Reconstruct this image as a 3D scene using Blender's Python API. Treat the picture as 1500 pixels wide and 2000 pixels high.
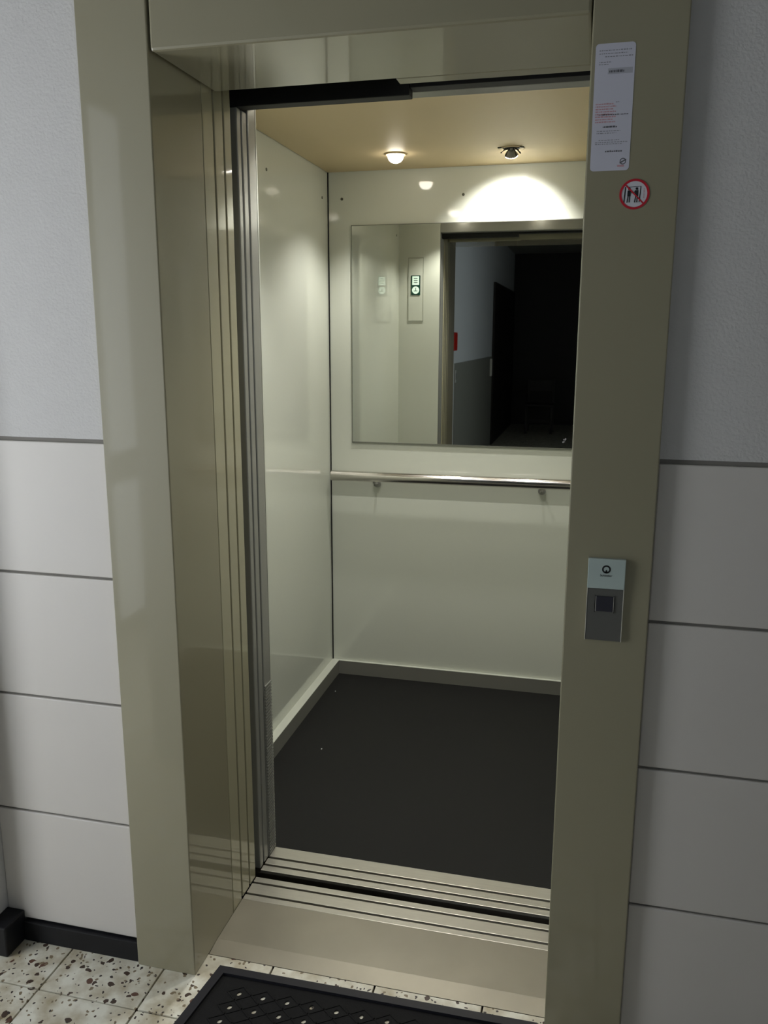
import bpy, bmesh, math, random
from mathutils import Vector, Matrix
random.seed(4)
for o in list(bpy.data.objects): bpy.data.objects.remove(o)
scene = bpy.context.scene
COL = scene.collection

# ------------------------------------------------------------------ camera
CX, CY, CZ = 0.882, -1.6314, 1.5547
YAW, PITCH, ROLL, FPX = 0.2417, 0.2075, 0.0020, 1635.1
cam_d = bpy.data.cameras.new('camera'); cam = bpy.data.objects.new('camera', cam_d); COL.objects.link(cam)
fw = Vector((-math.sin(YAW)*math.cos(PITCH), math.cos(YAW)*math.cos(PITCH), -math.sin(PITCH)))
r0 = Vector((math.cos(YAW), math.sin(YAW), 0)); u0 = r0.cross(fw)
r1 = math.cos(ROLL)*r0 + math.sin(ROLL)*u0; u1 = -math.sin(ROLL)*r0 + math.cos(ROLL)*u0
M = Matrix((r1, u1, -fw)).transposed().to_4x4(); M.translation = Vector((CX, CY, CZ))
cam.matrix_world = M
cam_d.sensor_fit = 'HORIZONTAL'; cam_d.sensor_width = 36.0; cam_d.lens = FPX/1500*36.0
cam_d.clip_start = 0.02; cam_d.clip_end = 60
scene.camera = cam

# ------------------------------------------------------------------ world, light, exposure
w = bpy.data.worlds.new('world'); scene.world = w; w.use_nodes = True
w.node_tree.nodes['Background'].inputs[0].default_value = (0.55, 0.62, 0.7, 1)
w.node_tree.nodes['Background'].inputs[1].default_value = 0.3
vs = scene.view_settings
scene.display_settings.display_device = 'sRGB'
vs.view_transform = 'Standard'; vs.look = 'None'; vs.gamma = 1.0; vs.exposure = 0.0
try: vs.use_curve_mapping = False
except Exception: pass
SPOT_W = 25.5          # downlights of the cabin
SPOT_BACK_W = 48.0      # the drooping one that shines at the back wall
FILL_LEFT = 5.5         # radiance of the unseen left window, added to light the wall
DOOR_LEFT = 0.9        # radiance of the dim frosted glass door beyond it
FILL_RIGHT = 2.9        # emission of the unseen right window, added as fill
SPOT_COL = (1.0, 0.975, 0.92)
DAY_COL = (0.92, 0.96, 1.0)

# ------------------------------------------------------------------ materials
def lin(c):
    return tuple((x/255/12.92 if x/255 <= .04045 else ((x/255+.055)/1.055)**2.4) for x in c) + (1,)
def mat(name, rgb, rough=.5, metal=0., coat=0., coat_rough=.05, bump=0., bscale=200., noise=0., nscale=8., emis=None, estr=0., spec=.5, stretch=None):
    m = bpy.data.materials.new(name); m.use_nodes = True
    nt = m.node_tree; b = nt.nodes['Principled BSDF']
    c = lin(rgb)
    b.inputs['Base Color'].default_value = c
    b.inputs['Roughness'].default_value = rough
    b.inputs['Metallic'].default_value = metal
    b.inputs['Coat Weight'].default_value = coat
    b.inputs['Coat Roughness'].default_value = coat_rough
    b.inputs['Specular IOR Level'].default_value = spec
    if emis:
        b.inputs['Emission Color'].default_value = emis + (1,) if len(emis) == 3 else emis
        b.inputs['Emission Strength'].default_value = estr
    if noise or bump:
        tc = nt.nodes.new('ShaderNodeTexCoord'); mp = nt.nodes.new('ShaderNodeMapping')
        nt.links.new(tc.outputs['Object'], mp.inputs['Vector'])
        if stretch: mp.inputs['Scale'].default_value = stretch
    if noise:
        n = nt.nodes.new('ShaderNodeTexNoise'); n.inputs['Scale'].default_value = nscale; n.inputs['Detail'].default_value = 6
        nt.links.new(mp.outputs['Vector'], n.inputs['Vector'])
        mx = nt.nodes.new('ShaderNodeMix'); mx.data_type = 'RGBA'
        mx.inputs[6].default_value = tuple(x*(1-noise) for x in c[:3]) + (1,)
        mx.inputs[7].default_value = tuple(min(1, x*(1+noise)) for x in c[:3]) + (1,)
        nt.links.new(n.outputs['Fac'], mx.inputs[0]); nt.links.new(mx.outputs[2], b.inputs['Base Color'])
    if bump:
        n2 = nt.nodes.new('ShaderNodeTexNoise'); n2.inputs['Scale'].default_value = bscale; n2.inputs['Detail'].default_value = 3
        nt.links.new(mp.outputs['Vector'], n2.inputs['Vector'])
        bp = nt.nodes.new('ShaderNodeBump'); bp.inputs['Strength'].default_value = bump; bp.inputs['Distance'].default_value = .002
        nt.links.new(n2.outputs['Fac'], bp.inputs['Height']); nt.links.new(bp.outputs['Normal'], b.inputs['Normal'])
    return m

M_enamel = mat('portal_enamel', (144,138,114), .45, coat=1., coat_rough=.05, noise=.03, nscale=3)
M_reveal = mat('reveal_enamel', (168,163,136), .4, coat=1., coat_rough=.06, noise=.03, nscale=3)
M_cabin = mat('cabin_enamel', (204,207,195), .5, coat=1., coat_rough=.06, noise=.015, nscale=2)
M_ceil = mat('cabin_ceiling', (212,192,152), .55, metal=.1, noise=.02, nscale=3)
M_return = mat('cabin_front_panel', (196,198,186), .4, coat=.5, coat_rough=.1)
M_gray = mat('grey_leaf_metal', (150,150,144), .38, metal=.3, coat=.3, coat_rough=.15)
M_black = mat('black_void', (14,14,16), .6)
M_rubber = mat('cabin_rubber_floor', (23,23,22), .7, spec=.25, bump=.25, bscale=350, noise=.12, nscale=40)
M_skirt = mat('cabin_skirting', (128,127,120), .5, metal=.2)
M_steel = mat('brushed_steel', (196,193,182), .36, metal=.75, noise=.12, nscale=14, stretch=(1,12,1), bump=.05, bscale=60)
M_plate = mat('worn_steel_plate', (146,141,127), .45, metal=.6, noise=.18, nscale=6, bump=.04, bscale=40)
M_groove = mat('groove_dark', (52,46,38), .8)  # dark base colour under the sill rails
M_chrome = mat('polished_rail', (212,208,202), .17, metal=1.)
M_mirror = mat('mirror_silver', (212,214,208), .012, metal=1.)
M_edge = mat('mirror_edge', (120,122,112), .3, metal=.4)
M_tile = mat('wall_tile', (206,201,195), .48, noise=.03, nscale=5, bump=.05, bscale=120)
M_plaster = mat('rough_plaster', (202,200,198), .85, noise=.03, nscale=30, bump=.6, bscale=180)
M_joint = mat('wall_joint', (128,124,118), .9)
M_skirtblk = mat('black_skirting', (14,14,19), .5, spec=.35)
M_hallceil = mat('hall_ceiling', (170,168,162), .9)
M_wood_gloom = mat('wood_and_gloom', (34,27,22), .5, noise=.2, nscale=12)  # wood of the chair; also the painted darkness at the hall's end
M_grout = mat('floor_grout', (70,62,50), .9)
M_red = mat('red_plastic', (205,32,14), .4, emis=lin((190,25,10))[:3], estr=0.0)
M_white = mat('white_plastic', (215,215,210), .4)
M_paper = mat('sticker_paper', (196,196,208), .5)
M_ink = mat('grey_ink', (128,128,136), .6)
M_inkdark = mat('dark_ink', (92,92,98), .6)
M_inkred = mat('pink_ink', (190,146,154), .6)
M_signred = mat('sign_red', (186,24,44), .45)
M_signwhite = mat('sign_white', (205,205,212), .45)
M_signblack = mat('sign_black', (22,22,26), .5)
M_glasstop = mat('call_glass', (176,190,186), .25, coat=1., coat_rough=.05)
M_callmetal = mat('call_metal', (110,110,106), .4, metal=.5)
M_button = mat('call_button', (40,40,52), .3, coat=.5)
M_highlight = mat('bright_metal_and_highlight', (225,222,212), .3, metal=.4)
M_screw = mat('screw_metal', (84,84,74), .4, metal=.6)
M_matr = mat('door_mat_rubber', (20,20,21), .8, spec=.2, noise=.15, nscale=60, bump=.3, bscale=300)
M_matb = mat('door_mat_border', (27,27,33), .55, spec=.3)
M_lens = mat('lamp_lens', (255,250,235), .3, emis=(1.0,.93,.8), estr=21.)
M_lens2 = mat('lamp_lens_bright', (255,250,235), .3, emis=(1.0,.95,.85), estr=60.)
M_fillL = mat('left_fill_pane', (230,235,240), .5, emis=DAY_COL, estr=FILL_LEFT)
M_winD = mat('frosted_glass_door', (200,205,210), .5, emis=DAY_COL, estr=DOOR_LEFT)
M_fillR = mat('right_fill_pane', (230,235,240), .5, emis=(.8,.9,1.0), estr=FILL_RIGHT)
M_winframe = mat('window_frame_paint', (150,150,146), .5)
M_screen = mat('display_screen', (20,66,52), .25, coat=.6)
M_icon = mat('display_glow', (220,240,225), .4, emis=(.75,1.,.85), estr=.5)
M_icondark = mat('display_dark', (60,84,74), .5)

# terrazzo
def terrazzo():
    m = bpy.data.materials.new('terrazzo_tile'); m.use_nodes = True; nt = m.node_tree; b = nt.nodes['Principled BSDF']
    N = nt.nodes.new; L = nt.links.new
    tc = N('ShaderNodeTexCoord'); geo = N('ShaderNodeNewGeometry')
    n0 = N('ShaderNodeTexNoise'); n0.inputs['Scale'].default_value = 16; n0.inputs['Detail'].default_value = 4; L(geo.outputs['Position'], n0.inputs['Vector'])
    add = N('ShaderNodeMixRGB'); add.blend_type = 'ADD'; add.inputs[0].default_value = .05
    L(geo.outputs['Position'], add.inputs[1]); L(n0.outputs['Color'], add.inputs[2])
    base = N('ShaderNodeValToRGB'); base.color_ramp.elements[0].position = .3; base.color_ramp.elements[0].color = lin((172,160,132))
    base.color_ramp.elements[1].position = .62; base.color_ramp.elements[1].color = lin((226,224,210))
    L(n0.outputs['Fac'], base.inputs['Fac'])
    last = base.outputs['Color']
    for sc, thr, pick, col in ((50., .36, .80, (66,50,40)), (33., .27, .86, (96,66,52)), (80., .36, .80, (128,114,90)), (105., .34, .84, (52,44,40))):
        v = N('ShaderNodeTexVoronoi'); v.inputs['Scale'].default_value = sc; L(add.outputs[0], v.inputs['Vector'])
        lt = N('ShaderNodeMath'); lt.operation = 'LESS_THAN'; lt.inputs[1].default_value = thr; L(v.outputs['Distance'], lt.inputs[0])
        sx = N('ShaderNodeSeparateColor'); L(v.outputs['Color'], sx.inputs[0])
        gt = N('ShaderNodeMath'); gt.operation = 'GREATER_THAN'; gt.inputs[1].default_value = pick; L(sx.outputs[0], gt.inputs[0])
        mu = N('ShaderNodeMath'); mu.operation = 'MULTIPLY'; L(lt.outputs[0], mu.inputs[0]); L(gt.outputs[0], mu.inputs[1])
        mx = N('ShaderNodeMixRGB'); L(mu.outputs[0], mx.inputs[0]); L(last, mx.inputs[1]); mx.inputs[2].default_value = lin(col); last = mx.outputs[0]
    L(last, b.inputs['Base Color']); b.inputs['Roughness'].default_value = .42
    return m
M_terr = terrazzo()

# ------------------------------------------------------------------ helpers
def wloc(o):
    v = Vector((0,0,0))
    while o is not None: v = v + o.location; o = o.parent
    return v
def link(name, bm, m, parent=None, smooth=False, kind=None, label=None):
    off = wloc(parent) if parent else Vector((0,0,0))
    bmesh.ops.translate(bm, verts=bm.verts, vec=-off)
    me = bpy.data.meshes.new(name); bm.to_mesh(me); bm.free()
    if isinstance(m, (list, tuple)):
        for x in m: me.materials.append(x)
    else: me.materials.append(m)
    if smooth:
        for p in me.polygons: p.use_smooth = True
    o = bpy.data.objects.new(name, me); COL.objects.link(o)
    if parent: o.parent = parent
    if kind: o['kind'] = kind
    if label: o['label'] = label
    return o
def add_box(bm, x0,x1,y0,y1,z0,z1, bev=0., mi=0):
    vs_ = [bm.verts.new(p) for p in ((x0,y0,z0),(x1,y0,z0),(x1,y1,z0),(x0,y1,z0),(x0,y0,z1),(x1,y0,z1),(x1,y1,z1),(x0,y1,z1))]
    fs = [bm.faces.new([vs_[i] for i in f]) for f in ((0,3,2,1),(4,5,6,7),(0,1,5,4),(1,2,6,5),(2,3,7,6),(3,0,4,7))]
    for f in fs: f.material_index = mi
    if bev:
        es = list({e for f in fs for e in f.edges})
        bmesh.ops.bevel(bm, geom=es, offset=bev, segments=2, affect='EDGES', profile=.5)
def box(name, x0,x1,y0,y1,z0,z1, m, parent=None, bev=0., **k):
    bm = bmesh.new(); add_box(bm, x0,x1,y0,y1,z0,z1, bev); return link(name, bm, m, parent, **k)
def add_cyl(bm, p, ax, r, l, r2=None, seg=24, mi=0):
    ax = Vector(ax).normalized(); q = Vector((0,0,1)).rotation_difference(ax).to_matrix().to_4x4()
    n = len(bm.faces)
    bmesh.ops.create_cone(bm, cap_ends=True, segments=seg, radius1=r, radius2=r if r2 is None else r2, depth=l,
        matrix=Matrix.Translation(Vector(p)+ax*l/2) @ q)
    bm.faces.ensure_lookup_table()
    for f in bm.faces[n:]: f.material_index = mi
def cyl(name, p, ax, r, l, m, parent=None, r2=None, seg=24, **k):
    bm = bmesh.new(); add_cyl(bm, p, ax, r, l, r2, seg)
    o = link(name, bm, m, parent, **k)
    for f in o.data.polygons: f.use_smooth = len(f.vertices) == 4
    return o
def add_tube(bm, pts, r, seg=8):
    rings = []
    for i, p in enumerate(pts):
        p = Vector(p); d = (Vector(pts[min(i+1,len(pts)-1)]) - Vector(pts[max(i-1,0)])).normalized()
        a = d.orthogonal().normalized(); b = d.cross(a)
        rings.append([bm.verts.new(p + r*(math.cos(t)*a + math.sin(t)*b)) for t in [2*math.pi*k/seg for k in range(seg)]])
    for A, B in zip(rings, rings[1:]):
        for k in range(seg):
            best = k
            bm.faces.new((A[k], A[(k+1)%seg], B[(k+1)%seg], B[k]))
    bm.faces.new(rings[0][::-1]); bm.faces.new(rings[-1])
def thing(name, label, cat, loc, group=None):
    o = bpy.data.objects.new(name, None); COL.objects.link(o); o.location = loc; o.empty_display_size = .05
    o['label'] = label; o['category'] = cat
    if group: o['group'] = group
    return o
def tag(o, label, cat, group=None):
    o['label'] = label; o['category'] = cat
    if group: o['group'] = group
    return o
def struct(name, *a, **k):
    o = box(name, *a, **k); o['kind'] = 'structure'; return o
def disc_xz(bm, cx, y, cz, r, th, seg=40, r_in=None, sx=1., mi=0):
    """disc or ring facing -Y, front at y, thickness th backwards"""
    if r_in is None:
        f = [bm.verts.new((cx+sx*r*math.cos(t), y, cz+r*math.sin(t))) for t in [2*math.pi*k/seg for k in range(seg)]]
        b = [bm.verts.new((v.co.x, y+th, v.co.z)) for v in f]
        bm.faces.new(f).material_index = mi
        for k in range(seg): bm.faces.new((f[k], f[(k+1)%seg], b[(k+1)%seg], b[k])).material_index = mi
    else:
        A = [];
        for rr, yy in ((r_in,y),(r,y),(r,y+th),(r_in,y+th)):
            A.append([bm.verts.new((cx+sx*rr*math.cos(t), yy, cz+rr*math.sin(t))) for t in [2*math.pi*k/seg for k in range(seg)]])
        for a in range(4):
            P, Q = A[a], A[(a+1)%4]
            for k in range(seg): bm.faces.new((P[k], P[(k+1)%seg], Q[(k+1)%seg], Q[k])).material_index = mi
def poly_xz(bm, pts, y, th, mi=0):
    f = [bm.verts.new((x, y, z)) for x, z in pts]; b = [bm.verts.new((x, y+th, z)) for x, z in pts]
    bm.faces.new(f).material_index = mi
    n = len(f)
    for k in range(n): bm.faces.new((f[k], f[(k+1)%n], b[(k+1)%n], b[k])).material_index = mi
def bar_xz(bm, p, q, wd, y, th, mi=0):
    p = Vector(p); q = Vector(q); d = (q-p).normalized(); n = Vector((-d.y, d.x))*wd/2
    poly_xz(bm, [tuple(p-n), tuple(q-n), tuple(q+n), tuple(p+n)], y, th, mi)

# ------------------------------------------------------------------ key dimensions (metres, fitted to the photograph)
XL, XR = -0.157, 1.011          # outer edges of the portal
W = 0.85                        # clear width
ZH = 2.1007                     # clear height
YW = 0.0197                     # hall wall plane
PZ = 2.52                       # portal top
HC = 2.95                       # hall ceiling
XW = -0.543                     # left hall wall
XRW = 2.5                       # right hall wall
YB = 1.9174; XC = -0.2396; XCR = 0.98; ZC = 2.2205
YC0, YC1 = 0.4965, 0.548        # cabin front return

# ------------------------------------------------------------------ setting: hall shell
fl = struct('floor', XW-2.0, XRW+.1, -9.9, .30, -.14, -.009, M_grout)
P = .2635
gx0, gy0 = -.0865, -.132
n = 0
tile_mesh = None
for j in range(-8, 2):
    for i in range(-2, 10):
        x0, x1 = gx0+i*P+.0022, gx0+(i+1)*P-.0022
        y0, y1 = gy0+(j-1)*P+.0022+P, gy0+j*P-.0022+P
        if x1 < XW: continue
        x0 = max(x0, XW+.001); x1 = min(x1, XRW); y1 = min(y1, .0765 if x1 > 0 and x0 < W else YW)
        if y1-y0 < .02 or x1-x0 < .02: continue
        if x0 < 0 < x1 and y1 > .0:   # keep tiles under the portal foot out of the sill
            pass
        box('tile', x0, x1, y0, y1, -.009, 0.0 + random.uniform(-.0004, .0002), M_terr, fl, bev=.0012)
struct('floor_1', XW-2.0, XW-.001, -9.9, .0, -.008, 0, M_terr)
struct('floor_2', XW+.001, XRW, -9.9, gy0-8*P-.003, -.008, 0, M_terr)
struct('ceiling', XW-2.0, XRW+.1, -9.9, .30, HC, HC+.1, M_hallceil)

# front wall: left and right of the portal and above
zj = [0.0561, .3734, .6902, 1.0037, 1.3187]
def front_wall(name, x0, x1, splits):
    wl = struct(name, x0, x1, YW+.007, .22, 0, HC, M_joint)
    for a, b in zip(zj, zj[1:]):
        for s, t in zip(splits, splits[1:]):
            box('wall_tile', s+.001, t-.001, YW, YW+.008, a+.003, b-.003 if b < 1.3 else b-.001, M_tile, wl, bev=.0025)
    box('plaster', x0, x1, YW+.0045, YW+.009, 1.3187+.008, HC, M_plaster, wl)
    return wl
front_wall('wall_front_left', XW, XL-.0004, [XW, XL-.0004])
front_wall('wall_front_right', XR+.0004, XRW, [XR+.0004, 1.62, 2.24, XRW])
struct('wall_front_top', XL-.0004, XR+.0004, YW+.007, .22, PZ+.031, HC, M_plaster)
struct('baseboard_front_left', XW+.052, XL, YW-.012, YW+.007, 0, .0545, M_skirtblk, bev=.002)
struct('baseboard_front_right', XR, XRW-.02, YW-.012, YW+.007, 0, .0545, M_skirtblk, bev=.002)

# left wall: stub beside the lift, opening to the added left window, long pier
wl = struct('wall_left', XW-.12, XW, -.06, YW+.2, 0, HC, M_plaster)
struct('wall_left_1', XW-.12, XW, -9.8, -1.0, 0, HC, mat('hall_wall_paint', (228,231,232), .8, bump=.4, bscale=180))
struct('baseboard_left', XW-.002, XW+.052, -.06, YW-.001, 0, .083, M_skirtblk, bev=.004)
struct('wall_left_2', XW-1.1, XW-.12, .05, .17, 0, HC, M_plaster)          # alcove side wall
struct('wall_left_3', XW-1.2, XW-1.0, -3.5, .05, 0, HC, M_plaster)          # alcove end
struct('wall_left_4', XW-1.0, XW-.12, -3.5, -3.4, 0, HC, M_plaster)
struct('wall_right', XRW, XRW+.12, -9.8, YW+.2, 0, HC, M_plaster)
struct('wall_back', XW-.12, XRW+.1, -9.9, -9.8, 0, HC, M_wood_gloom)  # dark colour painted in for the unlit far end of the hall
# frosted glazing: a dim glass door and two unseen windows added for light
def window(name, ax, a0, a1, c, z0, z1, bars, m):
    fr = bmesh.new(); t = .05
    def B(a, b, za, zb, d=.06):
        if ax == 'y': add_box(fr, a, b, c-d/2, c+d/2, za, zb, .003)
        else: add_box(fr, c-d/2, c+d/2, a, b, za, zb, .003)
    B(a0-t, a0, z0-t, z1+t); B(a1, a1+t, z0-t, z1+t); B(a0, a1, z0-t, z0); B(a0, a1, z1, z1+t)
    for z in bars: B(a0, a1, z, z+.16, .05)
    mid = (a0+a1)/2; hm = .03 if a1-a0 > .6 else .0
    if hm: B(mid-hm, mid+hm, z0, z1, .05)
    o = link(name, fr, M_winframe); o['kind'] = 'structure'
    zs_ = [z0] + [b for z in bars for b in (z, z+.16)] + [z1]
    for k in range(0, len(zs_), 2):
        for s, e in ((a0, mid-hm), (mid+hm, a1)) if hm else ((a0, a1),):
            if ax == 'y': box('pane', s, e, c-.008, c+.004, zs_[k], zs_[k+1], m, o)
            else: box('pane', c-.004, c+.008, s, e, zs_[k], zs_[k+1], m, o)
    return o
window('fill_window_1', 'x', -1.8, -.6, XW-.97, .5, 2.2, [], M_fillL)  # unseen, added to brighten the left side of the front wall
window('window_3', 'x', -2.52, -2.14, XW-.97, .06, 2.62, [.80], M_winD)
window('fill_window_2', 'x', -4.0, -2.5, XRW-.02, 1.0, 2.1, [], M_fillR)  # unseen, added as fill for the right wall and far hall

# things seen in the mirror: far door, strike plate, red box, switch, chair
d1 = struct('door_and_gloom_1', XW-.01, XW+.03, -9.78, -6.75, 0, 2.30, M_wood_gloom)  # door, stretched along the wall so its dark colour stands for the gloom
sp_ = box('handle', XW+.0, XW+.035, -6.56, -6.50, 1.0, 1.24, M_highlight, d1, bev=.003)
dd_ = struct('trim_6', XW-.005, XW+.008, -6.745, -3.4, 0, 1.27, mat('dado_paint', (150,150,140), .6))
rb = thing('alarm_box', 'small red wall box on the hall wall, seen in the cabin mirror', 'alarm box', (XW, -3.3, 1.40))
box('housing', XW, XW+.030, -3.40, -3.20, 1.405, 1.59, M_red, rb, bev=.004)
box('cover', XW+.030, XW+.034, -3.38, -3.22, 1.42, 1.575, M_red, rb, bev=.002)
sw = thing('light_switch', 'white oval light switch below the red box, seen in the mirror', 'light switch', (XW, -3.43, 1.13))
box('switch_plate', XW+.008, XW+.014, -3.46, -3.41, 1.07, 1.20, M_white, sw, bev=.005)
box('rocker', XW+.014, XW+.018, -3.445, -3.425, 1.10, 1.17, M_ink, sw, bev=.002)
ch = thing('wooden_chair', 'dark wooden chair standing far back in the unlit hall, seen in the mirror', 'chair', (.06, -8.5, 0))
cx, cyy = .06, -8.5
for sx in (-1, 1):
    box('leg', cx+sx*.20-.02, cx+sx*.20+.02, cyy+.18, cyy+.22, 0, .44, M_wood_gloom, ch, bev=.004)
    box('leg', cx+sx*.20-.02, cx+sx*.20+.02, cyy-.24, cyy-.20, 0, .86, M_wood_gloom, ch, bev=.004)
box('seat', cx-.235, cx+.235, cyy-.24, cyy+.24, .44, .475, M_wood_gloom, ch, bev=.006)
box('backrest', cx-.18, cx+.18, cyy-.232, cyy-.208, .66, .85, M_wood_gloom, ch, bev=.004)
box('stretcher', cx-.18, cx+.18, cyy+.19, cyy+.21, .2, .23, M_wood_gloom, ch)

# ------------------------------------------------------------------ lift portal
po = thing('lift_portal', 'beige enamelled steel portal framing the open lift doorway', 'door frame', (.42, .1, 0))
box('jamb', XL, 0, 0, .2325, 0, PZ, M_enamel, po, bev=.0025, label='left jamb with a deep glossy reveal')
box('jamb', W, XR, 0, .35, 0, PZ, M_enamel, po, bev=.0025, label='right jamb carrying stickers and call panel')
box('header', .0035, W-.002, .002, .292, ZH, PZ, M_enamel, po, bev=.006)
box('header_return', .433, W-.002, .2922, .331, ZH, PZ, M_enamel, po, bev=.001)
box('door_post', XL, -.0004, .2350, .2895, 0, ZH+.05, M_reveal, po, bev=.0016)
box('header_cap', XL, XR, .001, .2, PZ, PZ+.03, M_enamel, po)

# landing door: two retracted leaves, edges seen at the left
ld = thing('landing_door', 'retracted beige telescopic landing door, leaf edges at the left of the opening', 'door', (-.3, .34, 0))
box('leaf', -.62, -.0004, .2975, .3440, .008, ZH+.03, M_reveal, ld, bev=.002)
box('leaf', -.60, -.0004, .3520, .3905, .008, ZH+.03, M_reveal, ld, bev=.002)

# cabin door: two grey leaves
cd = thing('cabin_door', 'retracted grey telescopic cabin door, leaf edges behind the landing door', 'door', (-.3, .45, 0))
box('leaf', -.62, .0, .4275, .4510, .008, ZH+.002, M_gray, cd, bev=.003)
box('leaf', -.60, .0, .4590, .4880, .008, ZH+.002, M_gray, cd, bev=.003)

# black gear boxes above the doors; black panels added to keep shaft gaps dark
dg = thing('door_operator', 'black door gear housing hanging in the slot above the doors', 'door gear', (.2, .45, ZH))
box('housing', -.30, .432, .430, .470, ZH+.003, 2.60, M_black, dg, bev=.002)
box('housing', .434, W+.1, .430, .470, ZH+.019, 2.60, M_black, dg, bev=.001)
struct('light_block_1', -.64, W+.2, .34, .50, 2.60, 2.64, M_black)
struct('light_block_2', -.70, -.66, .24, .60, -.14, 2.64, M_black)
struct('light_block_3', W+.16, W+.20, .36, .60, -.14, 2.64, M_black)
struct('light_block_4', -.66, W+.16, .24, .60, -.18, -.15, M_black)
struct('light_block_5', -.66, XL-.002, .24, .28, -.14, 2.64, M_black)

# landing sill with ramped step plate
ls = thing('landing_sill', 'brushed steel landing sill and step plate with two running grooves', 'door sill', (.42, .2, 0))
Z = .006
bm = bmesh.new(); add_box(bm, .0, W, .0775, .2915, -.02, -.001)
link('bed', bm, M_groove, ls)
bm = bmesh.new()
v = [bm.verts.new(p) for p in ((.0008,.0775,.0004),(W-.0008,.0775,.0004),(W-.0008,.1279,Z),(.0008,.1279,Z),(.0008,.2915,Z),(W-.0008,.2915,Z),
     (.0008,.0775,-.001),(W-.0008,.0775,-.001),(.0008,.2915,-.001),(W-.0008,.2915,-.001))]
for f in ((0,1,2,3),(6,7,1,0),(6,0,3,4,8),(1,7,9,5,2),(8,4,5,9)): bm.faces.new([v[i] for i in f])
bm.faces.new([v[i] for i in (3,2,5,4)])
link('step_plate', bm, M_plate, ls)
box('groove_bed', .0, W, .2918, .3925, -.03, -.004, M_groove, ls)
for a, b in ((.2925,.3132),(.3212,.3630),(.3710,.3925)):
    box('rail', .0005, W-.0005, a, b, -.004, Z, M_steel, ls, bev=.0012)

# ------------------------------------------------------------------ cabin
cb = thing('lift_cabin', 'pale enamelled lift cabin with dark rubber floor and open front', 'lift cabin', (.37, 1.2, 0))
box('sill_bed', XC-.2, XCR, .4250, .5445, -.03, -.004, M_groove, cb)
for a, b in ((.4255,.4495),(.4580,.4855),(.4945,.5445)):
    box('sill_rail', .0005 if b < .5 else .0005, W-.0005, a, b, -.004, Z, M_steel, cb, bev=.0012)
box('floor_mat', XC, XCR, .5448, YB, -.03, .003, M_rubber, cb, label='dark grey rubber floor covering')
box('side_panel', XC-.03, XC, YC1-.02, YB+.03, 0, ZC+.02, M_cabin, cb)
box('side_panel', XCR, XCR+.03, YC1-.02, YB+.03, 0, ZC+.02, M_cabin, cb)
box('corner_gap', XC-.002, XC+.0045, YB-.0035, YB+.004, .068, ZC, M_black, cb)
box('back_panel', XC+.0045, XCR, YB, YB+.03, 0, ZC+.02, M_cabin, cb, bev=.001)
box('ceiling_panel', XC+.003, XCR, YC1-.03, YB-.003, ZC, ZC+.03, M_ceil, cb)
box('front_post', -.46, .0, YC0, YC1-.002, .0, ZC+.02, M_gray, cb, bev=.003, label='grey door post of the cabin')
box('front_panel', XC, .0, YC1-.0018, YC1+.004, .0, ZC, M_return, cb, label='light grey inner front panel with display')
box('front_panel', W, XCR, YC0, YC1+.004, .0, ZC, M_return, cb)
box('lintel', -.0, W, .497, YC1+.003, 2.127, ZC+.02, M_gray, cb, bev=.004)
# skirting with pale ledge
box('skirting', XC, XC+.0338, YC1+.004, YB-.001, .003, .066, M_skirt, cb)
box('skirting', XC+.0338, XCR, YB-.0137, YB-.001, .003, .066, M_skirt, cb)
box('skirting_ledge', XC, XC+.0345, YC1+.004, YB-.0145, .0661, .0685, M_cabin, cb)
box('skirting_ledge', XC, XCR, YB-.0145, YB-.0005, .0661, .0685, M_cabin, cb)
box('skirting', XCR-.0338, XCR-.0002, YC1+.004, YB-.015, .003, .066, M_skirt, cb)
# ribbed rubber strip on lower part of the post
bm = bmesh.new()
for k in range(56):
    z = .012+k*.0098
    add_box(bm, .0001, .0030, .4975, .5455, z, z+.0048)
link('ribbed_strip', bm, M_gray, cb, kind='stuff')
# screws
for y in (1.226, 1.841, .62): cyl('screw', (XC-.001, y, 2.1105), (1,0,0), .0058, .003, M_screw, cb, seg=12)
for x in (-.177, .335, .85): cyl('screw', (x, YB+.001, 2.114), (0,-1,0), .0058, .003, M_screw, cb, seg=12)

# mirror
mi = thing('wall_mirror', 'large frameless mirror on the back wall of the lift cabin', 'mirror', (.36, YB, 1.09))
mx0, mx1, mz0, mz1 = -.136, .875, 1.093, 2.0075
box('glass', mx0+.002, mx1-.002, YB-.0068, YB-.0005, mz0+.002, mz1-.002, M_mirror, mi)
bm = bmesh.new()
for a in ((mx0,mx0+.003,mz0,mz1),(mx1-.003,mx1,mz0,mz1),(mx0,mx1,mz0-.001,mz0+.005),(mx0,mx1,mz1-.003,mz1)):
    add_box(bm, a[0], a[1], YB-.0075, YB-.0002, a[2], a[3])
link('edge_trim', bm, M_edge, mi)
bm = bmesh.new(); bar_xz(bm, (.773,1.121), (.786,1.139), .006, YB-.0072, .0003); bar_xz(bm, (.776,1.137), (.781,1.123), .004, YB-.0072, .0003)
link('pale_mark', bm, M_ink, mi)  # small pale mark on the glass

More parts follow.
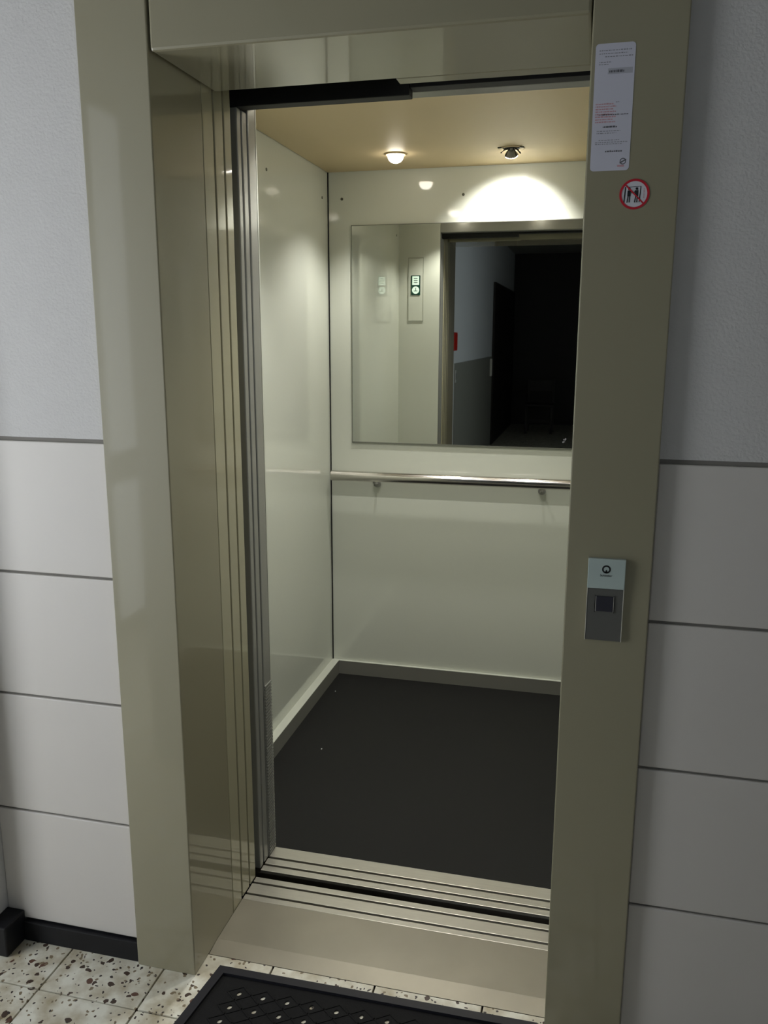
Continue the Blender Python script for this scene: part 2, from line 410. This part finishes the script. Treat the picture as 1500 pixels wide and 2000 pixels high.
# handrail
hr = thing('handrail', 'round polished steel handrail on the back wall below the mirror', 'handrail', (.37, YB-.06, .95))
def rail():
    bm = bmesh.new(); add_tube(bm, [(-.216,YB-.06,.9515),(-.214,YB-.06,.9515),(.3,YB-.06,.9525),(.90,YB-.06,.9535),(.906,YB-.06,.9535)], .0225, 32); return bm
o = link('rail', rail(), M_chrome, hr)
for f in o.data.polygons: f.use_smooth = len(f.vertices) == 4
for x in (-.023, .696):
    bm = bmesh.new(); add_tube(bm, [(x,YB-.060,.940),(x,YB-.060,.925),(x,YB-.045,.914),(x,YB-.006,.912)], .006, 10); add_cyl(bm, (x,YB-.0005,.912), (0,-1,0), .016, .006, seg=20)
    link('bracket', bm, M_gray, hr)

# ceiling lamps
def downlight(x, y, label):
    t = thing('ceiling_spotlight', label, 'spotlight', (x, y, ZC), 'ceiling spotlights in the lift cabin')
    bm = bmesh.new(); seg = 32; prof = [(.026,-.004),(.040,-.005),(.043,-.0005),(.026,-.0005)]
    rings = [[bm.verts.new((x+r*math.cos(a), y+r*math.sin(a), ZC+z)) for a in [2*math.pi*k/seg for k in range(seg)]] for r, z in prof]
    for i in range(4):
        A, B = rings[i], rings[(i+1)%4]
        for k in range(seg): bm.faces.new((A[k], A[(k+1)%seg], B[(k+1)%seg], B[k]))
    link('trim_ring', bm, M_ceil, t, smooth=True)
    bm = bmesh.new(); bmesh.ops.create_uvsphere(bm, u_segments=24, v_segments=12, radius=.030, matrix=Matrix.Translation((x,y,ZC-.008)) @ Matrix.Diagonal((1,1,.85,1)))
    link('lens', bm, M_lens, t, smooth=True)
    ld_ = bpy.data.lights.new('spot_beam', 'SPOT'); ld_.energy = SPOT_W; ld_.color = SPOT_COL; ld_.spot_size = math.radians(118); ld_.spot_blend = .6; ld_.shadow_soft_size = .02
    lo = bpy.data.objects.new('spot_beam', ld_); COL.objects.link(lo); lo.parent = t; lo.location = (0, 0, -.038)
downlight(.122, 1.622, 'lit ceiling spotlight at the back left of the lift cabin')
downlight(.104, .736, 'lit ceiling spotlight at the front left, hidden, seen as a glint on the back wall')
downlight(.548, .736, 'ceiling spotlight at the front right of the cabin, behind the lintel')
# drooping lamp
lx, ly = .553, 1.625
t = thing('ceiling_spotlight', 'spotlight drooping from its hole with spring clips out, shining at the back wall', 'spotlight', (lx, ly, ZC), 'ceiling spotlights in the lift cabin')
bm = bmesh.new(); seg = 32; prof = [(.030,-.002),(.046,-.003),(.048,-.0005),(.030,-.0005)]
rings = [[bm.verts.new((lx+r*math.cos(a), ly+r*math.sin(a), ZC+z)) for a in [2*math.pi*k/seg for k in range(seg)]] for r, z in prof]
for i in range(4):
    A, B = rings[i], rings[(i+1)%4]
    for k in range(seg): bm.faces.new((A[k], A[(k+1)%seg], B[(k+1)%seg], B[k]))
link('trim_ring', bm, M_ceil, t, smooth=True)
cyl('hole', (lx, ly, ZC-.0008), (0,0,1), .031, .0006, M_black, t)
aim = Vector((-.06, 1.0, -1.05)).normalized(); bp = Vector((lx, ly-.006, ZC-.006))
bm = bmesh.new(); add_cyl(bm, bp, aim, .010, .020, .024, 24); add_cyl(bm, bp-aim*.010, aim, .007, .012, None, 16)
link('reflector', bm, M_gray, t)
cyl('lens', bp+aim*.0205, aim, .0235, .0012, M_lens2, t)
bm = bmesh.new()
for a, dx, dz in ((-1,.046,-.004),(-.35,.018,-.034),(.45,.022,-.034),(1,.047,-.006),(-.7,.034,-.022),(.8,.036,-.026)):
    x2 = lx + (dx if a > 0 else -dx)
    add_tube(bm, [(lx+a*.018, ly-.012, ZC-.004), (lx+(x2-lx)*.7, ly-.03, ZC+dz*.5), (x2, ly-.038, ZC+dz)], .0026, 6)
link('spring_clip', bm, M_screw, t)
ld_ = bpy.data.lights.new('spot_beam', 'SPOT'); ld_.energy = SPOT_BACK_W; ld_.color = SPOT_COL; ld_.spot_size = math.radians(94); ld_.spot_blend = .85; ld_.shadow_soft_size = .02
lo = bpy.data.objects.new('spot_beam', ld_); COL.objects.link(lo); lo.parent = t
lo.location = bp + aim*.026 - t.location; lo.rotation_euler = aim.to_track_quat('-Z', 'Y').to_euler()

# floor display panel on the inner front panel (seen in the mirror)
cp = thing('floor_display', 'narrow grey panel with green lit display, seen in the cabin mirror', 'display', (-.14, YC1, 1.64))
yy = YC1+.004
box('panel', -.182, -.096, yy, yy+.003, 1.64, 1.99, M_return, cp, bev=.002)
bm = bmesh.new()
for a in ((-.184,-.181,1.638,1.992),(-.097,-.094,1.638,1.992),(-.184,-.094,1.636,1.639),(-.184,-.094,1.991,1.994)):
    add_box(bm, a[0], a[1], yy-.0001, yy+(.0045 if a[3]-a[2] < .1 or a[3]-a[2] > .3 else .0043), a[2], a[3])
link('panel_edge', bm, mat('panel_edge_grey', (160,162,150), .4), cp)
sc_ = box('screen', -.166, -.112, yy+.004, yy+.006, 1.785, 1.895, M_screen, cp, bev=.003)
bm = bmesh.new(); add_box(bm, -.159, -.119, yy+.006, yy+.0068, 1.842, 1.890); link('symbol', bm, M_icon, sc_, label='lit square floor symbol')
bm = bmesh.new()
for zz in (1.853, 1.864, 1.876): add_box(bm, -.150, -.128, yy+.0068, yy+.0072, zz, zz+.004)
link('symbol_line', bm, M_icondark, sc_)
cyl('symbol', (-.139, yy+.006, 1.813), (0,1,0), .021, .0008, M_icon, sc_, label='lit round symbol')
bm = bmesh.new(); add_box(bm, -.141, -.137, yy+.0068, yy+.0072, 1.806, 1.826); add_box(bm, -.150, -.128, yy+.0068, yy+.0072, 1.806, 1.810)
link('symbol_line', bm, M_icondark, sc_)

# ------------------------------------------------------------------ call panel on the right jamb
ca = thing('call_panel', 'slim call panel with pale glass top and dark button on the right jamb', 'call panel', (.926, 0, .965))
box('metal_plate', .893, .9605, -.007, 0, .966, 1.0725, M_callmetal, ca, bev=.0012, label='grey metal lower plate')
box('glass_plate', .8915, .9620, -.011, 0, 1.0735, 1.1335, M_glasstop, ca, bev=.0012, label='pale green glass upper plate')
box('side_highlight', .8918, .8930, -.0078, 0, .966, 1.0725, M_highlight, ca)  # pale strips painted as the highlights along the plate sides
box('side_highlight', .9605, .9617, -.0078, 0, .966, 1.0725, M_highlight, ca)
bt = box('button', .9105, .9425, -.0095, -.007, 1.0265, 1.0575, M_button, ca, bev=.001)
for a in (.9075, .9440):
    box('button_bracket', a, a+.0012, -.0088, -.007, 1.0245, 1.0590, M_signblack, ca)
box('button_edge', .9090, .9098, -.0092, -.007, 1.0265, 1.0575, M_highlight, ca)
box('button_edge', .9430, .9437, -.0092, -.007, 1.0265, 1.0575, M_highlight, ca)
bm = bmesh.new(); lxx, lzz = .9262, 1.1130
disc_xz(bm, lxx, -.01135, lzz, .0083, .0004, 32, r_in=.0052)
poly_xz(bm, [(lxx-.0026, lzz-.0070), (lxx+.0026, lzz-.0070), (lxx+.0010, lzz-.0012), (lxx-.0010, lzz-.0012)], -.01135, .0004)
link('logo', bm, M_signblack, ca)
cu = bpy.data.curves.new('lettering', 'FONT'); cu.body = 'Schindler'; cu.size = .0062; cu.align_x = 'CENTER'; cu.extrude = .0001
tmp = bpy.data.objects.new('tmp', cu); COL.objects.link(tmp)
bpy.context.view_layer.update()
me = bpy.data.meshes.new_from_object(tmp.evaluated_get(bpy.context.evaluated_depsgraph_get()))
bpy.data.objects.remove(tmp)
me.transform(Matrix.Translation(Vector((.9262, -.0112, 1.0985)) - ca.location) @ Matrix.Rotation(math.pi/2, 4, 'X'))
me.materials.clear(); me.materials.append(M_signblack)
lt = bpy.data.objects.new('lettering', me); COL.objects.link(lt); lt.parent = ca

# ------------------------------------------------------------------ notice sticker
ns = thing('notice_sticker', 'tall white notice sticker with faint small print near the top of the right jamb', 'sticker', (.891, 0, 1.84))
SX0, SX1, SZ0, SZ1 = .8575, .9245, 1.8425, 2.0505
bm = bmesh.new(); r = .006; pts = []
for cx_, cz_, a0 in ((SX1-r, SZ1-r, 0), (SX0+r, SZ1-r, 90), (SX0+r, SZ0+r, 180), (SX1-r, SZ0+r, 270)):
    for k in range(5):
        a = math.radians(a0+k*22.5); pts.append((cx_+r*math.cos(a), cz_+r*math.sin(a)))
poly_xz(bm, pts, -.0006, .0006); link('sheet', bm, M_paper, ns)
random.seed(9)
def print_line(bm, z, x0, x1, h, y=-.0008, gap=.0012):
    x = x0
    while x < x1:
        l = random.uniform(.0012, .005); e = min(x+l, x1)
        add_box(bm, x, e, y, -.0006, z, z+h*random.uniform(.7, 1)); x = e+gap
bm = bmesh.new()
for z, a, b, h in ((2.0385,.864,.918,.0016),(2.0335,.864,.912,.0016),(2.0285,.874,.921,.0016),(2.020,.864,.884,.0014),(2.0165,.864,.880,.0014),
                   (1.955,.896,.902,.0012),(1.908,.866,.906,.0014),(1.9045,.866,.900,.0014),(1.893,.870,.905,.0013),(1.8895,.864,.919,.0013),(1.8865,.864,.910,.0013)):
    print_line(bm, z, a, b, h)
link('small_print', bm, M_ink, ns, kind='stuff')
bm = bmesh.new(); add_box(bm, .880, .9215, -.0007, -.0006, 2.0010, 2.0105); link('grey_bar', bm, mat('bar_ink', (168,168,178), .6), ns)
bm = bmesh.new(); print_line(bm, 2.0035, .882, .908, .004, -.0009, .0008); print_line(bm, 1.9345, .868, .919, .0018); print_line(bm, 1.914, .876, .900, .003, -.0008, .0008); print_line(bm, 1.8735, .882, .911, .003, -.0008, .0009)
link('bold_print', bm, M_inkdark, ns, kind='stuff')
bm = bmesh.new()
for k in range(8): print_line(bm, 1.952-k*.0042, .862, .897 if k % 2 else .892, .0024, gap=.0008)
link('pink_print', bm, M_inkred, ns, kind='stuff')
bm = bmesh.new(); disc_xz(bm, .9135, -.0008, 1.8575, .0055, .0002, 24, r_in=.0040); bar_xz(bm, (.908,1.8545), (.919,1.8605), .0022, -.0009, .0002); link('emblem', bm, M_inkdark, ns)
bm = bmesh.new(); bar_xz(bm, (.904,1.850), (.916,1.8498), .003, -.0008, .0002); link('emblem_line', bm, M_inkred, ns)

# ------------------------------------------------------------------ prohibition sign
ps = thing('prohibition_sign', 'small round red and white prohibition sticker below the white notice', 'sticker', (.9365, 0, 1.775))
qx, qz, R_ = .9365, 1.8015, .0258
bm = bmesh.new(); disc_xz(bm, qx, -.0006, qz, R_*.97, .0006, 48); link('disc', bm, M_signwhite, ps)
bm = bmesh.new(); disc_xz(bm, qx, -.0012, qz, R_, .0006, 48, r_in=R_*.85); link('ring', bm, M_signred, ps)
def pic(px, pz): return (qx + (px-725)/160*R_, qz - (pz-1680)/162*R_)
bm = bmesh.new()
bar_xz(bm, pic(628,1600), pic(618,1775), .0020, -.0009, .0003)
bar_xz(bm, pic(790,1598), pic(780,1765), .0016, -.0009, .0003)
bar_xz(bm, pic(640,1604), pic(790,1600), .0008, -.0009, .0003)
for cx_ in (668, 748):
    s = 1 if cx_ < 700 else -1
    c = pic(cx_, 1622); disc_xz(bm, c[0], -.0010, c[1], .0022, .0004, 16)
    poly_xz(bm, [pic(cx_-17,1638), pic(cx_-18,1700), pic(cx_+18,1700), pic(cx_+17,1638)], -.0010, .0004)
    bar_xz(bm, pic(cx_-8,1698), pic(cx_-18,1768), .0018, -.0010, .0004)
    bar_xz(bm, pic(cx_+8,1698), pic(cx_+6,1766), .0018, -.0010, .0004)
    bar_xz(bm, pic(cx_+s*14,1645), pic(cx_+s*34,1672), .0013, -.0010, .0004)
link('pictogram', bm, M_signblack, ps)
bm = bmesh.new()
for k in range(7):
    c = pic(826, 1628+k*15); add_box(bm, c[0]-.0010, c[0]+.0010, -.0008, -.0006, c[1]-.0008, c[1]+.0006)
link('side_print', bm, M_inkred, ps, kind='stuff')
bm = bmesh.new(); d = R_*.9*math.sqrt(.5); bar_xz(bm, (qx-d, qz+d), (qx+d, qz-d), .0024, -.00115, .0003); link('slash', bm, M_signred, ps)

# ------------------------------------------------------------------ door mat with real holes
dm = thing('door_mat', 'black rubber door mat with rows of small holes before the lift sill', 'door mat', (.43, -.2, 0))
C4 = [Vector((.0500,.0370)), Vector((.8330,.0470)), Vector((.8000,-.5400)), Vector((-.028,-.5500))]   # back-left, back-right, front-right, front-left
def mp(u, v):
    a = C4[0].lerp(C4[1], u); b = C4[3].lerp(C4[2], u); return a.lerp(b, v)
mh = .0105
bm = bmesh.new()
LU, LV = .79, .585; bu, bv = .022/LU, .022/LV
def quad(pa, pb, pc, pd, z): bm.faces.new([bm.verts.new((p.x, p.y, z)) for p in (pa, pb, pc, pd)])
def slab(u0, u1, v0, v1, z, zb):
    cs = [mp(u0,v0), mp(u1,v0), mp(u1,v1), mp(u0,v1)]
    t_ = [bm.verts.new((c.x, c.y, z)) for c in cs]; b_ = [bm.verts.new((c.x, c.y, zb)) for c in cs]
    bm.faces.new(t_)
    for k in range(4): bm.faces.new((t_[k], t_[(k+1)%4], b_[(k+1)%4], b_[k]))
slab(0, 1, 0, bv, mh, .0005); slab(0, 1, 1-bv, 1, mh, .0005); slab(0, bu, bv, 1-bv, mh, .0005); slab(1-bu, 1, bv, 1-bv, mh, .0005)
link('border', bm, M_matb, dm)
bm = bmesh.new()
nu, nv = 11, 11
gu, gv = .0595/LU, .047/LV
cu_, cv_ = .061/LU, .0435/LV
zt = .0035
for i in range(nu):
    for j in range(nv):
        u0, v0_ = gu+i*cu_, gv+j*cv_
        cu0, cv0 = u0+cu_/2, v0_+cv_/2
        sq, ho, hb = [], [], []
        rad = .0058
        for k in range(8):
            a = math.pi/4*k + math.pi/8
            ca_, sa = math.cos(a), math.sin(a)
            m_ = max(abs(ca_), abs(sa))
            p = mp(cu0+ca_/m_*cu_/2, cv0+sa/m_*cv_/2); sq.append(bm.verts.new((p.x, p.y, zt)))
            p = mp(cu0+ca_*rad/LU, cv0+sa*rad*1.2/LV); ho.append(bm.verts.new((p.x, p.y, zt))); hb.append(bm.verts.new((p.x, p.y, .0006)))
        cor = []
        for k, (ca_, sa) in enumerate(((1,1),(-1,1),(-1,-1),(1,-1))):
            p = mp(cu0+ca_*cu_/2, cv0+sa*cv_/2); cor.append(bm.verts.new((p.x, p.y, zt)))
        for k in range(8):
            bm.faces.new((sq[k], sq[(k+1)%8], ho[(k+1)%8], ho[k])); bm.faces.new((ho[k], ho[(k+1)%8], hb[(k+1)%8], hb[k]))
        for k in range(4): bm.faces.new((sq[2*k], sq[2*k+1], cor[k]))
slab(bu, gu, bv, 1-bv, zt, .0006); slab(gu+nu*cu_, 1-bu, bv, 1-bv, zt, .0006); slab(gu, gu+nu*cu_, bv, gv, zt, .0006); slab(gu, gu+nu*cu_, gv+nv*cv_, 1-bv, zt, .0006)
link('perforated_sheet', bm, M_matr, dm)
# raised diamond ridges between the holes
bm = bmesh.new()
for i in range(nu):
    for j in range(nv):
        cu0, cv0 = gu+(i+.5)*cu_, gv+(j+.5)*cv_
        P4 = [mp(cu0, cv0-cv_*.5), mp(cu0+cu_*.5, cv0), mp(cu0, cv0+cv_*.5), mp(cu0-cu_*.5, cv0)]
        for k in range(4):
            a, b = P4[k], P4[(k+1)%4]; dd = (b-a).normalized(); nn = Vector((-dd.y, dd.x))*.0017
            q = [a-nn, b-nn, b+nn, a+nn]
            t_ = [bm.verts.new((c.x, c.y, zt+.0016)) for c in q]; b_ = [bm.verts.new((c.x, c.y, zt)) for c in q]
            bm.faces.new(t_)
            for s in range(4): bm.faces.new((t_[s], t_[(s+1)%4], b_[(s+1)%4], b_[s]))
link('ridge', bm, M_matr, dm, kind='stuff')

# crumbs on the cabin floor
for (x, y, s, lb) in ((-.055, 1.178, .0045, 'tiny white crumb on the dark cabin floor, nearer the door'), (-.161, 1.701, .0035, 'tiny white crumb on the dark cabin floor, near the back corner')):
    bm = bmesh.new(); bmesh.ops.create_icosphere(bm, subdivisions=1, radius=s, matrix=Matrix.Translation((x, y, .003+s*.5)) @ Matrix.Diagonal((.6,1.1,.55,1)))
    tag(link('crumb', bm, M_white), lb, 'crumb', 'crumbs on the cabin floor')

for m_ in bpy.data.meshes: m_.validate()
